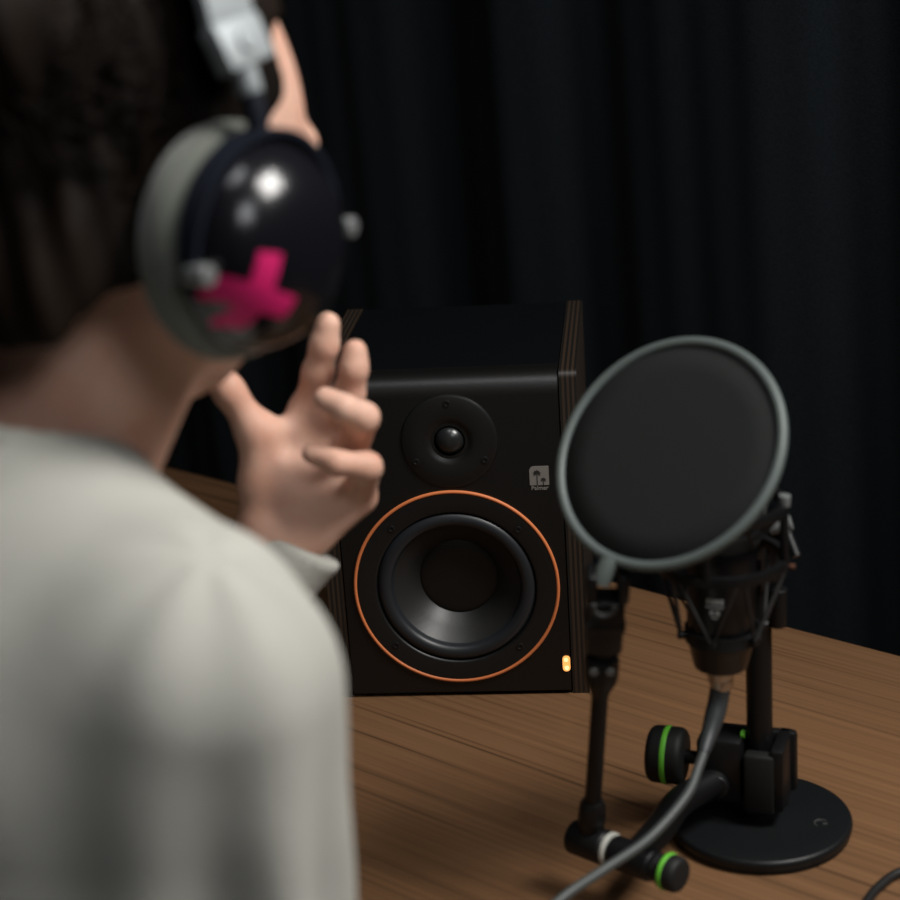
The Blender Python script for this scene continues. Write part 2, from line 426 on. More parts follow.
# badge: grey plate with two palm trees, the maker's name under it
BX, BZ = .0690, .1815
bm = bmesh.new(); prism(bm, rounded(.0146, .0150, (.0004, .0004, .0004, .0035)), 0, .0006, front(BX, BZ)); bd = local('badge', bm, M['badge'], sharp=30)
bm = bmesh.new()
def palm(px, pz, h, r):
    prism(bm, [(px - .0004, pz - h), (px + .0004, pz - h), (px + .0003, pz), (px - .0003, pz)], .0006, .0008, front(BX, BZ))
    for k in range(7):
        a = -.5 + k * (PI + 1.0) / 6; dx, dz = math.cos(a), math.sin(a); q = .28 * r
        prism(bm, [(px, pz), (px + dx * r * .5 - dz * q, pz + dz * r * .5 + dx * q), (px + dx * r, pz + dz * r - .15 * r), (px + dx * r * .5 + dz * q, pz + dz * r * .5 - dx * q)], .0006, .0008, front(BX, BZ))
palm(-.0016, .0022, .0093, .0032); palm(.0030, -.0032, .0042, .0022); local('palm_emblem', bm, M['badgeink'], bd, smooth=False)
cv = bpy.data.curves.new('text', 'FONT'); cv.body = 'Palmer'; cv.size = .0046; cv.align_x = 'CENTER'; cv.extrude = .0002; cv.offset = .00008
to = bpy.data.objects.new('text', cv); COL.objects.link(to)
dg = bpy.context.evaluated_depsgraph_get(); tm = bpy.data.meshes.new_from_object(to.evaluated_get(dg)); bpy.data.objects.remove(to)
tm.transform(front(BX, BZ - .0113, -.0002)); tm.materials.clear(); link('badge_lettering', tm, M['badge'], bd, False)
# power light
bm = bmesh.new(); prism(bm, rounded(.0058, .0128, (.0026,) * 4), 0, .001, front(.0828, .0265)); il = local('indicator_light', bm, M['led'], sharp=30)
bm = bmesh.new(); prism(bm, rounded(.0032, .0034, (.0015,) * 4), .001, .0012, front(.0826, .0298)); prism(bm, rounded(.0034, .0036, (.0015,) * 4), .001, .0012, front(.0830, .0230)); local('glow_spot', bm, M['ledcore'], il, smooth=False)
for sx in (-1, 1):
    for sy in (.025, DS - .025):
        bm = bmesh.new(); rcyl(bm, (sx * .07, sy, 0), (sx * .07, sy, .0045), .008); local('foot', bm, M['softblack'])

# ------------------------------------------------------------------ microphone stand
PX, PY = -.6055, .9440
st = empty('microphone_stand', (PX, PY, TZ)); tag(st, 'black round-based table stand with a vertical pole holding the microphone', 'microphone stand')
def stp(name, bm, m, **k): return under(bmobj(name, bm, m, **k), st)
T = Matrix.Translation((PX, PY, TZ))
bm = bmesh.new(); lathe(bm, [(0, .0012), (.057, .0012), (.0590, .0018)] + [(.0575 + .0026 * math.cos(a), .0068 + .0036 * math.sin(a)) for a in [(-60 + 15 * i) * PI / 180 for i in range(11)]] + [(.045, .0112), (.018, .0118), (.012, .013), (0, .013)], T, 96)
base = stp('base_plate', bm, M['blackmetal'])
bm = bmesh.new(); lathe(bm, [(0, 0), (.057, 0), (.057, .0013), (0, .0013)], T, 64); o = stp('felt_pad', bm, M['softblack'])
# small moulded emblem on the plate
EX = Matrix.Translation((PX + .0385, PY + .012, TZ + .0112)) @ Matrix.Rotation(math.radians(42), 4, 'Z')
bm = bmesh.new()
tube(bm, [EX @ Vector((.0042 * math.cos(a), .0042 * math.sin(a), .0003)) for a in [math.radians(30 + i * 15) for i in range(14)]], .0007, 8)
tube(bm, [EX @ Vector(p) for p in ((.0042, -.0012, .0003), (.001, -.0012, .0003))], .0007, 8); stp('emblem', bm, M['cord'])
bm = bmesh.new(); rcyl(bm, (PX, PY, TZ + .011), (PX, PY, .942), .0085, .001); stp('pole', bm, M['blackplastic'])
bm = bmesh.new(); rcyl(bm, (PX, PY, TZ + .011), (PX, PY, TZ + .024), .0125); stp('pole_collar', bm, M['blackmetal'])

# ------------------------------------------------------------------ microphone
MX, MYY = -.5962, .8893
Tm = Matrix.Translation((MX, MYY, .945)) @ Matrix.Rotation(math.radians(2), 4, 'Y') @ Matrix.Translation((0, 0, -.94))
mic = empty('microphone', (MX, MYY, .876)); tag(mic, 'black large-diaphragm studio microphone behind the round pop filter', 'microphone')
def mp(name, bm, m, parent=None, **k):
    o = bmobj(name, bm, m, **k)
    if parent: o.parent = parent; return o
    return under(o, mic)
bm = bmesh.new(); lathe(bm, [(0, .876), (.0095, .876), (.0165, .879), (0.0178, .884), (0.0198, .8935), (0.0209, .896), (0.0211, .92), (0.0211, .985), (0.0205, .987), (0, .987)], Tm, 64); body = mp('body', bm, M['micbody'])
bm = bmesh.new(); lathe(bm, [(0, .986), (0.0211, .986), (0.0214, .99), (0.0214, 1.015)] + [((.0214) * math.cos(t * PI / 16), 1.015 + .024 * math.sin(t * PI / 16)) for t in range(1, 8)] + [(0, 1.039)], Tm, 64); mp('grille', bm, M['grille'])
bm = bmesh.new(); lathe(bm, [(0, .868), (.0078, .868), (.0082, .869), (.0082, .877), (0, .877)], Tm, 40); mp('connector_socket', bm, M['nickel'])
# printed marks on the body, facing the camera side of the microphone
bm = bmesh.new()
fa = math.atan2(-.70, .64) + math.radians(-20)
def mark(u, z, w, h):
    vs = []
    for du in (-w / 2, 0, w / 2):
        a = fa + (u + du) / .0212
        vs.append([Tm @ Vector((.02135 * math.cos(a), .02135 * math.sin(a), zz)) for zz in (z - h / 2, z + h / 2)])
    for A, B in zip(vs, vs[1:]): bm.faces.new([bm.verts.new(p) for p in (A[0], B[0], B[1], A[1])])
for i in range(4): mark(-.0042 + .0028 * i, .9305, .0019, .0036)
mark(0, .9268, .0112, .0010)
mark(-.0018, .9232, .0026, .0030); mark(.0018, .9232, .0026, .0030); mark(0, .9200, .0040, .0012)
mp('printed_emblem', bm, M['print_white'], smooth=False)

# ------------------------------------------------------------------ shock mount
sm = empty('shock_mount', (MX, MYY, .94)); tag(sm, 'black spider shock mount with elastic cords gripping the microphone', 'shock mount')
def smp(name, bm, m, **k): return under(bmobj(name, bm, m, **k), sm)
def around(r, ang, z): return Vector((MX + r * math.cos(ang), MYY + r * math.sin(ang), z))
for z in (.955, .990):
    bm = bmesh.new(); lathe(bm, [(.036, z - .003), (.0405, z - .003), (.041, z), (.0405, z + .003), (.036, z + .003), (.0355, z), (.036, z - .003)], Matrix.Translation((MX, MYY, 0)), 72); smp('outer_ring', bm, M['blackplastic'])
bm = bmesh.new(); lathe(bm, [(.0215, .903), (.0235, .903), (.0235, .911), (.0215, .911), (.0215, .903)], Matrix.Translation((MX, MYY, 0)), 64); smp('lower_cradle', bm, M['softblack'])
bm = bmesh.new(); lathe(bm, [(.0215, .966), (.0235, .966), (.0235, .975), (.0215, .975), (.0215, .966)], Matrix.Translation((MX, MYY, 0)), 64); smp('upper_cradle', bm, M['softblack'])
for k in range(4):
    a = math.radians(20 + 90 * k); bm = bmesh.new(); rcyl(bm, around(.0385, a, .955), around(.0385, a, .990), .0028); smp('strut', bm, M['blackplastic'])
    bm = bmesh.new(); rcyl(bm, around(.0385, a, .992), around(.0390, a, .999), .0036); smp('knob', bm, M['greyplastic'])
for k in range(6):
    a0 = math.radians(-70 + 60 * k)
    bm = bmesh.new()
    tube(bm, [around(.0395, a0 - .46, .953), around(.0265, a0, .908), around(.0395, a0 + .46, .953)], .0013, 10); smp('elastic_cord', bm, M['cord'])
    bm = bmesh.new(); rcyl(bm, around(.0228, a0, .908), around(.0285, a0, .908), .0026); smp('cord_hook', bm, M['blackplastic'])
    bm = bmesh.new(); tube(bm, [around(.0395, a0 - .46, .990), around(.0262, a0, .9705), around(.0395, a0 + .46, .990)], .0013, 10); smp('elastic_cord', bm, M['cord'])
bm = bmesh.new(); q = around(.041, math.radians(25), .952); rcyl(bm, q, q + Vector((.0030, .0014, 0)), .0018, n=16); smp('end_bolt', bm, M['copper'])
# swivel that joins the mount to the pole, with its tightening lever
bm = bmesh.new(); box(bm, (PX - .012, PY - .014, .918), (PX + .012, PY + .012, .956), .003); box(bm, (MX - .011, MYY + .037, .940), (PX + .012, PY - .008, .958), .003); smp('swivel_block', bm, M['blackplastic'])
bm = bmesh.new(); rcyl(bm, (PX + .010, PY - .002, .958), (PX + .022, PY + .005, .962), .0050); smp('swivel_bolt', bm, M['greyplastic'])
bm = bmesh.new(); tube(bm, spline([(PX + .016, PY + .003, .968), (PX + .022, PY + .000, .957), (PX + .031, PY - .004, .944)], 6), .0030, 12); smp('lever', bm, M['blackmetal'])
bm = bmesh.new(); rcyl(bm, (PX + .012, PY + .003, .890), (PX + .013, PY + .003, .916), .006); smp('swivel_stub', bm, M['blackplastic'])

# ------------------------------------------------------------------ pop filter
PC = Vector((-.5921, .8313, 1.0413)); PN = Vector((.0476, -.7724, .6334)).normalized()
e1 = PN.cross(Vector((0, 0, 1))).normalized(); e2 = e1.cross(PN)
PM = Matrix((e1, e2, PN)).transposed().to_4x4(); PM.translation = PC
PR = .0692
pf = empty('pop_filter', (-.603, .94, .785)); tag(pf, 'round grey pop filter on a clamped black arm in front of the microphone', 'pop filter')
def pp(name, bm, m, **k): return under(bmobj(name, bm, m, **k), pf)
bm = bmesh.new(); tube(bm, [PM @ Vector((PR * math.cos(2 * PI * i / 96), PR * math.sin(2 * PI * i / 96), 0)) for i in range(96)], .0031, 14, closed=True); pp('hoop', bm, M['hoop'])
bm = bmesh.new(); lathe(bm, [(0, .0012), (.05, .0010), (.0682, .0004), (.0682, -.0004), (.05, -.0010), (0, -.0012)], PM, 96); pp('gauze', bm, M['gauze'], sharp=0)
TAB = Vector((-.6025, .7850, .9860))                        # where the stem meets the hoop
KN = Vector((-.6440, .8115, .795))                          # rod foot at the knuckle
AX = (TAB - KN).normalized()
top = TAB - AX * .004
bm = bmesh.new()
outw = (TAB - PC).normalized()
tube(bm, [TAB - outw * .003, TAB + outw * .004, TAB + outw * .009 - AX * .004], [.0056, .0056, .0050], 14); pp('hoop_tab', bm, M['hoop'])
# plastic holder: body with two prongs and a round boss
HM = frame(KN, TAB); L = (TAB - KN).length
xh = (Vector((.75, .66, -.06)) - AX * Vector((.75, .66, -.06)).dot(AX)).normalized(); yh = AX.cross(xh)
HM = Matrix((xh, yh, AX)).transposed().to_4x4(); HM.translation = KN
bm = bmesh.new()
box(bm, (-.0105, -.009, L - .060), (.0105, .009, L - .022), .003, m=HM)
box(bm, (-.0125, -.0085, L - .024), (-.006, .0085, L - .004), .0025, m=HM); box(bm, (.006, -.0085, L - .024), (.0125, .0085, L - .004), .0025, m=HM)
box(bm, (-.0115, -.0095, L - .044), (.0115, .0095, L - .036), .002, m=HM)
hl = pp('stem_holder', bm, M['blackplastic'])
bm = bmesh.new(); tube(bm, [HM @ Vector((-.002 + .0062 * math.cos(a), -.0095, L - .0235 + .0062 * math.sin(a))) for a in [math.radians(160 + 10 * i) for i in range(22)]], .0018, 10); pp('boss_ring', bm, M['cord'])
bm = bmesh.new(); lathe(bm, [(0, L - .066), (.006, L - .066), (.0062, L - .058), (0, L - .058)], HM, 32); pp('neck', bm, M['blackplastic'])
bm = bmesh.new(); lathe(bm, [(0, L - .096), (.0052, L - .096), (.0060, L - .092), (.0095, L - .084), (.0102, L - .080), (.0102, L - .069), (.0092, L - .066), (0, L - .066)], HM, 40); pp('rod_collar', bm, M['blackplastic'])
for k in range(2):
    bm = bmesh.new(); q = HM @ Vector((-.0055 + .0095 * k, -.0088, L - .0705)); rcyl(bm, q, q - yh * .0016, .0026, n=20); pp('collar_screw', bm, M['greyplastic'])
bm = bmesh.new(); lathe(bm, [(0, .006), (.0052, .006), (.0050, L - .09), (0, L - .09)], HM, 28); pp('rod', bm, M['blackplastic'])
bm = bmesh.new(); lathe(bm, [(0, -.004), (.0082, -.004), (.0086, .004), (.0082, .014), (.0062, .018), (0, .018)], HM, 32); pp('rod_foot', bm, M['blackplastic'])
# knuckle: a horizontal barrel of stacked joints
K0 = Vector((-.6600, .8120, .7800)); KD = Vector((1, -.01, 0)).normalized()
def kx(t): return K0 + KD * t
bm = bmesh.new(); rcyl(bm, kx(0), kx(.028), .0112, .003); pp('knuckle', bm, M['blackplastic'])
bm = bmesh.new(); rcyl(bm, kx(.028), kx(.0315), .0110, .001); pp('washer', bm, M['washer'])
bm = bmesh.new(); rcyl(bm, kx(.0315), kx(.064), .0103, .003); pp('knuckle', bm, M['blackplastic'])
bm = bmesh.new(); rcyl(bm, kx(.064), kx(.0690), .0088, .001); rcyl(bm, kx(.0685), kx(.0835), .0113, .004); kb = pp('tightening_knob', bm, M['softblack'])
bm = bmesh.new(); rcyl(bm, kx(.0720), kx(.0755), .01175, .001); pp('grip_ring', bm, M['green'])
# clamp on the pole, its screw pointing away from the camera to the left
ca = Vector((.90, .36, 0)).normalized(); cb = Vector((-ca.y, ca.x, 0))
CM = Matrix((ca, cb, Vector((0, 0, 1)))).transposed().to_4x4(); CM.translation = (PX, PY, .786)
bm = bmesh.new()
box(bm, (-.040, -.014, -.022), (-.0095, .014, .024), .004, m=CM); box(bm, (-.040, .0105, -.022), (.022, .019, .022), .003, m=CM)
box(bm, (.0095, -.018, -.022), (.0185, .019, .022), .002, m=CM)
pp('clamp_body', bm, M['blackplastic'])
bm = bmesh.new(); box(bm, (-.0075, -.0200, -.024), (.0125, -.0088, .018), .0025, m=CM); pp('clamp_pad', bm, M['softblack'])
bm = bmesh.new(); rcyl(bm, CM @ Vector((-.012, -.002, .0245)), CM @ Vector((-.009, -.002, .0245)), .003, n=16); pp('spring_button', bm, M['green'])
bm = bmesh.new(); rcyl(bm, CM @ Vector((-.050, -.003, .004)), CM @ Vector((-.036, -.003, .004)), .0046); pp('clamp_screw', bm, M['blackplastic'])
bm = bmesh.new(); rcyl(bm, CM @ Vector((-.074, -.003, .004)), CM @ Vector((-.049, -.003, .004)), .0192, .005); pp('tightening_knob', bm, M['softblack'])
bm = bmesh.new(); rcyl(bm, CM @ Vector((-.0635, -.003, .004)), CM @ Vector((-.0595, -.003, .004)), .0196, .001); pp('grip_ring', bm, M['green'])
# arm from the clamp down to the knuckle
bm = bmesh.new(); tube(bm, spline([CM @ Vector((-.026, -.008, -.008)), Vector((-.628, .885, .781)), Vector((-.620, .850, .780)), Vector((-.6125, .815, .780))], 8), .0098, 20); pp('arm', bm, M['blackplastic'])
bm = bmesh.new(); q = CM @ Vector((-.026, -.0135, -.008)); rcyl(bm, q, q - cb * .006, .0085); pp('arm_bolt', bm, M['blackmetal'])

# ------------------------------------------------------------------ cables
cpts = [(-.5930, .8925, .866), (-.5915, .8810, .853), (-.5952, .8690, .8405), (-.5905, .8520, .8320), (-.5859, .8310, .8222), (-.5880, .7957, .810), (-.5940, .7591, .8048), (-.5996, .7234, .8002),
        (-.6050, .6900, .787), (-.600, .662, .764), (-.575, .655, .7480), (-.50, .665, .7440), (-.35, .70, .7436), (-.15, .73, .7436), (.02, .74, .7437), (.068, .745, .735), (.08, .75, .65), (.085, .76, .3), (.09, .78, .06), (.14, .82, .0045), (.3, .9, .0045), (.6, .8, .0045)]
mc = empty('microphone_cable', (.09, .78, 0)); tag(mc, 'grey cable plugged into the bottom of the microphone and arching towards the table front', 'cable')
bm = bmesh.new(); tube(bm, spline(cpts[2:], 10), .0031, 14); under(bmobj('cord', bm, M['cable'], sharp=0), mc)
PT = Vector((-.5978, .8888, .8725)); PB = Vector((-.5878, .862, .838))
pl = spline([PT, (-.5980, .8845, .8580), (-.5966, .8740, .8450), (-.5930, .8610, .8365)], 8)
bm = bmesh.new(); n_ = len(pl); tube(bm, pl, [.0064 if i < n_ * .45 else .0064 - .0030 * (i / n_ - .45) / .55 for i in range(n_)], 24); under(bmobj('plug', bm, M['plug'], sharp=50), mc)
bm = bmesh.new(); rcyl(bm, PT + Vector((0, .0004, -.004)), PT + Vector((0, .0002, .0035)), .0075); under(bmobj('plug_collar', bm, M['nickel']), mc)
lc = [(-.20, .75, .7433), (-.38, .79, .7433), (-.465, .835, .7433), (-.4945, .873, .7433), (-.5030, .904, .7433), (-.5050, .923, .7433), (-.5026, .9437, .7433), (-.488, .9687, .7433), (-.45, 1.0, .7433), (-.30, 1.06, .7433), (-.10, 1.09, .7433), (.03, 1.1, .7435), (.066, 1.1, .738), (.08, 1.1, .66), (.09, 1.1, .2), (.10, 1.1, .05), (.16, 1.1, .0045), (.5, 1.1, .0045)]
bm = bmesh.new(); tube(bm, spline(lc, 10), .0030, 12)
tag(bmobj('loose_cable', bm, M['cableblack'], sharp=0), 'thin black cable looping on the table at the bottom right corner', 'cable')

# ------------------------------------------------------------------ person
HP = np.array((-.690, .540, 1.238)); HT = math.radians(-18); HY = math.radians(9)          # ear axis and forward tilt of the head
ct, sn_ = math.cos(HT), math.sin(HT)
cy_, sy_ = math.cos(HY), math.sin(HY)
HR = np.array(((cy_, -sy_, 0), (sy_, cy_, 0), (0, 0, 1))) @ np.array(((1, 0, 0), (0, ct, -sn_), (0, sn_, ct)))   # columns = head axes in the world
def hl_(x, y, z): return HP + HR @ np.array((x, y, z))
ROTH = [[HR[i][j] for j in range(3)] for i in range(3)]
SR, ER, WR = np.array((-.540, .436, 1.068)), np.array((-.566, .416, .80)), np.array((-.60, .60, .665))
SL, EL = np.array((-.860, .455, 1.070)), np.array((-.90, .555, .83))
B_ = Field((-1.0, .28, .44), (-.40, .80, 1.40), .0026)
# trunk
B_.ell((-.70, .40, .56), (.14, .10, .10), .05); B_.ell((-.70, .43, .74), (.12, .085, .16), .05); B_.ell((-.70, .455, .95), (.135, .085, .15), .05)
B_.cap((-.58, .45, 1.066), (-.82, .455, 1.066), .040, k=.05)
B_.cap((-.704, .460, 1.08), (-.696, .522, 1.20), .050, .050, k=.03)
B_.cap((-.700, .482, 1.085), hl_(.004, .026, -.066), .032, .030, k=.02)
# right arm, hand on the thigh
B_.cap(SR, ER, .043, .034, .03); B_.cap(ER, WR, .033, .022, .01)
hd = np.array((-.25, .75, -.60)); hd /= np.linalg.norm(hd); hs = np.cross(hd, (0, 0, 1)); hs /= np.linalg.norm(hs); hn = np.cross(hs, hd)
for i, (o, l) in enumerate(((-.024, .060), (-.008, .070), (.008, .066), (.024, .052))):
    kn = WR + hd * .075 + hs * o - hn * 0; B_.cap(WR + hs * o * .5, kn, .013, .011, .012)
    m1 = kn + hd * l * .55 - hn * .004 + hs * o * .15; B_.chain([kn, m1, m1 + hd * l * .45 * .85 - hn * l * .22], [.0095, .0082, .007], .004)
B_.chain([WR + hd * .015 - hs * .014, WR + hd * .045 - hs * .036, WR + hd * .080 - hs * .046], [.014, .0105, .008], .008)
# left arm and raised hand, palm to the person's right
wa, wb = np.array((-.7848, .6772, .9954)), np.array((-.7516, .7002, .9789))
WL = (wa + wb) / 2
B_.cap(SL, EL, .043, .034, .03); cnv = (WL - EL) / np.linalg.norm(WL - EL)
B_.cap(EL, WL - cnv * .035, .033, .022, .012)
B_.cap(wa + .28 * (wb - wa) - cnv * .03, wa + .28 * (wb - wa) + (.001, 0, .014), .0175, .0165, .012); B_.cap(wb - .28 * (wb - wa) - cnv * .03, wb - .28 * (wb - wa) + (-.001, 0, .014), .0165, .0150, .012)
TH = [(-.7985, .6727, 1.1085), (-.7895, .6785, 1.0890), (-.7811, .6884, 1.0638), (-.7775, .6900, 1.0300)]
IN = [(-.7497, .7237, 1.1225), (-.7522, .7215, 1.1104), (-.7590, .7212, 1.0933), (-.7708, .7219, 1.0671), (-.7700, .7034, 1.0186)]
MI = [(-.7325, .7265, 1.1080), (-.7325, .7245, 1.0985), (-.7385, .7254, 1.0829), (-.7595, .7268, 1.0552), (-.7660, .7030, 1.0129)]
RI = [(-.7290, .6965, 1.0885), (-.7175, .7000, 1.0836), (-.7155, .7120, 1.0752), (-.7480, .7300, 1.0416), (-.7600, .7036, 1.0071)]
PI_ = [(-.7350, .6885, 1.0575), (-.7200, .6925, 1.0534), (-.7120, .7085, 1.0476), (-.7370, .7240, 1.0205), (-.7560, .7052, 1.0030)]
for q, r in ((IN, (.0125, .0145)), (MI, (.0120, .0145)), (RI, (.0115, .0145)), (PI_, (.0115, .0140))):
    B_.cap(q[3], q[4], r[0], r[1], .010)
B_.cap(TH[3], np.array((-.7720, .6895, 1.0020)), .0165, .0150, .012)          # ball of the thumb
B_.cap((-.7735, .7000, 1.0330), (-.7560, .7080, 1.0250), .0150, .0150, .012)
B_.chain(TH, [.0066, .0086, .0104, .0155], .007)
B_.chain(IN[:4], [.0073, .0080, .0087, .0102], .005); B_.chain(MI[:4], [.0071, .0078, .0086, .0100], .005)
B_.chain(RI[:4], [.0069, .0076, .0088, .0102], .004); B_.chain(PI_[:4], [.0063, .0069, .0082, .0098], .004)
B_.cap(TH[2], (-.7735, .7080, 1.0590), .0065, .0070, .010)                     # web between thumb and index
# head
B_.ell(hl_(0, -.012, .045), (.072, .094, .086), .02, ROTH)
B_.ell(hl_(0, .048, .006), (.057, .050, .080), .03, ROTH)
B_.cap(hl_(-.038, .008, -.042), hl_(0, .056, -.073), .018, .014, .02); B_.cap(hl_(.038, .008, -.042), hl_(0, .056, -.073), .018, .014, .02)
B_.ell(hl_(0, .064, -.046), (.034, .022, .036), .02, ROTH)
for s in (-1, 1):
    B_.ell(hl_(s * .038, .076, -.006), (.021, .016, .015), .015, ROTH)                       # cheekbone
    B_.cap(hl_(s * .014, .0925, .036), hl_(s * .044, .080, .034), .008, .006, .012)           # brow
    B_.ell(hl_(s * .031, .098, .018), (.015, .012, .009), .008, ROTH, cut=True)               # eye socket
    B_.ell(hl_(s * .074, -.004, .000), (.008, .018, .032), .006, ROTH)                        # ear
B_.cap(hl_(0, .094, .026), hl_(0, .108, -.014), .0065, .0088, .010)
for s in (-1, 1): B_.ell(hl_(s * .009, .101, -.018), (.007, .009, .006), .005, ROTH)
B_.ell(hl_(0, .0850, -.043), (.021, .0085, .0055), .006, ROTH); B_.ell(hl_(0, .0830, -.052), (.018, .0085, .006), .006, ROTH)
pm = B_.mesh('person', 3); del B_
person = link('person', pm, M['skin'])
tag(person, 'seated person in cream sweater, back to the camera, left hand raised beside the speaker', 'person')
def kid(name, me, m): return link(name, me, m, person)
# eyes
for s in (-1, 1):
    bm = bmesh.new(); c = Vector(hl_(s * .031, .0815, .018)); bmesh.ops.create_uvsphere(bm, u_segments=24, v_segments=16, radius=.0115, matrix=Matrix.Translation(c)); ey = bmobj('eye', bm, M['eyewhite'], person)
    bm = bmesh.new(); d = Vector(hl_(s * .031, .0925, .018)); q = (d - c).normalized(); lathe(bm, [(0, .0004), (.003, .0004), (.0052, -.0008)], frame(c + q * .0115, c + q * .02), 24); bmobj('iris', bm, M['iris'], ey)

# sweater
Sw = Field((-1.04, .24, .50), (-.36, .82, 1.22), .0032)
def drape(X, Y, Z): return .0025 * np.sin(Z * 34 + 6 * X) * np.sin(X * 19 + 1) + .002 * np.sin(Z * 60 + X * 30)
Sw.ell((-.70, .405, .60), (.175, .128, .10), .04, fn=drape); Sw.ell((-.70, .43, .76), (.168, .122, .19), .05, fn=drape); Sw.ell((-.70, .450, .95), (.172, .120, .18), .05, fn=drape)
Sw.cap((-.575, .447, 1.070), (-.825, .457, 1.070), .050, .050, .05)
Sw.cap((-.70, .450, 1.070), (-.705, .462, 1.118), .080, .058, .04)
Sw.cap((-.612, .420, 1.01), (-.612, .408, .76), .082, .104, .06)                 # rise towards the collar
Sw.cap((-.64, .452, 1.092), (-.575, .446, 1.080), .040, .036, .03)
Sw.cap((-.76, .455, 1.092), (-.825, .456, 1.082), .040, .036, .03)
def pleats(axis_a, axis_b, n, ph):
    a = np.array(axis_a); v = np.array(axis_b) - a; v /= np.linalg.norm(v)
    p = np.cross(v, (0, 1, 0)); p /= np.linalg.norm(p); q = np.cross(v, p)
    def fn(X, Y, Z, t):
        u = (X - a[0]) * p[0] + (Y - a[1]) * p[1] + (Z - a[2]) * p[2]; w = (X - a[0]) * q[0] + (Y - a[1]) * q[1] + (Z - a[2]) * q[2]
        an = np.arctan2(w, u)
        g = np.exp(-((t - .42) / .36) ** 2)
        return .0075 * g * np.sin(n * an + ph + 1.2 * t) + .0012 * np.sin(5 * an + 9 * t) * t + .0018 * np.sin(t * 26 + 2 * an) * t
    return fn
Sw.cap(SR + (.002, 0, -.004), ER, .0510, .0520, .035, fn=pleats(SR, ER, 6, 3.7))
Sw.cap(ER, WR + (.01, -.03, .005), .049, .035, .015, fn=pleats(ER, WR, 7, 0))
Sw.cap(SL + (-.004, 0, -.006), EL, .0530, .0500, .022, fn=pleats(SL, EL, 8, 0))
cuffd = (wb - wa); cn = (WL - EL); cn /= np.linalg.norm(cn)
WC = WL + np.array((0, .0, -.004))
Sw.cap(EL, WC - cn * .03, .049, .032, .015, fn=pleats(EL, WC, 7, 1))
c1, c2 = WC + .20 * (wa - wb), WC - .10 * (wa - wb)
for c in (c1, c2): Sw.cap(WC - cn * .04, c + cn * .024, .028, .0205, .012)
hdl = (np.array(IN[3]) + np.array(PI_[3])) / 2 - WL; hdl /= np.linalg.norm(hdl)
sl, X, Y, Z = Sw.part(WC - .06, WC + .06)
Sw.cut(sl, -((X - WC[0]) * hdl[0] + (Y - WC[1]) * hdl[1] + (Z - WC[2]) * hdl[2] - .015), .003)
# openings: collar and cuffs
Sw.cap((-.703, .466, 1.115), (-.696, .539, 1.26), .0535, .064, .004, cut=True)
wr = (WR - ER) / np.linalg.norm(WR - ER); Sw.cap(WR - wr * .02, WR + wr * .06, .027, .03, .003, cut=True)
swm = Sw.mesh('sweater', 3); del Sw
sweater = kid('sweater', swm, M['sweater'])
CT = Matrix.Translation((-.703, .4730, 1.128)) @ Matrix.Rotation(math.radians(-30), 4, 'X')
bm = bmesh.new(); tube(bm, [CT @ Vector((.0570 * math.cos(2 * PI * i / 64), .0580 * math.sin(2 * PI * i / 64), 0)) for i in range(64)], .0075, 14, closed=True); bmobj('collar', bm, M['sweater'], sweater)

# hair: cap over the skull with a low coil at the back
Hf = Field((-.86, .34, 1.10), (-.54, .72, 1.42), .0026)
def strands(X, Y, Z):
    a = np.arctan2(X - HP[0], Y - HP[1] + .02)
    return .0024 * np.sin(a * 11 + Z * 45 + 1.5 * np.sin(Z * 40)) + .0012 * np.sin(a * 29 - Z * 60)
Hf.ell(hl_(0, -.020, .048), (.080, .100, .094), .02, ROTH, fn=strands)
Hf.ell(hl_(0, -.052, -.040), (.064, .055, .070), .03, ROTH, fn=strands)
Hf.ell(hl_(.0, -.115, .055), (.050, .040, .045), .012, ROTH, fn=strands)
Hf.ell(hl_(0, -.026, -.035), (.072, .062, .052), .02, ROTH, fn=strands)
# hairline: clear the face and the neck
sl, X, Y, Z = Hf.part((-.86, .34, 1.10), (-.54, .72, 1.42))
x, y, z = [HR[0][i] * (X - HP[0]) + HR[1][i] * (Y - HP[1]) + HR[2][i] * (Z - HP[2]) for i in range(3)]
face = .011 - .008 * np.cos(x * 30) + .004 * np.sin(z * 150) + np.maximum(z - .080, 0) * .9 + .055 * np.exp(-(x / .042) ** 2) * np.clip((z - .06) / .02, 0, 1) - np.maximum(.03 - z, 0) * .9 - y       # inside (kept) while positive
Hf.cut(sl, face + 0 * X, .006)
nape = z + .066 + .45 * np.maximum(-y, 0) - 1.2 * np.maximum(y + .005, 0) + .004 * np.sin(x * 160) + 0 * X
Hf.cut(sl, nape, .008)
hair = kid('hair', Hf.mesh('hair', 1), M['hair']); del Hf
# loose strands: wisps at the nape, temple and crown
bm = bmesh.new()
rnd = random.Random(3)
for i in range(260):
    a = rnd.uniform(-2.9, -.35); z0 = rnd.uniform(.03, .12)
    pts = []
    for k in range(5):
        t = k / 4; zz = z0 - t * rnd.uniform(.035, .06); aa = a + t * rnd.uniform(-.3, .15)
        rr = 1.03 + .035 * math.sin(t * 3 + i) + (.02 * t)
        s = max(.15, 1 - ((zz - .04) / .105) ** 2) ** .5
        if zz < -.01: s = max(s, .70)
        pts.append(Vector(hl_(.079 * rr * s * math.cos(aa), -.020 + .099 * rr * s * math.sin(aa), zz)))
    tube(bm, spline(pts, 4), .0006, 5)
bmobj('loose_strands', bm, M['hair'], hair, sharp=0)['kind'] = 'stuff'

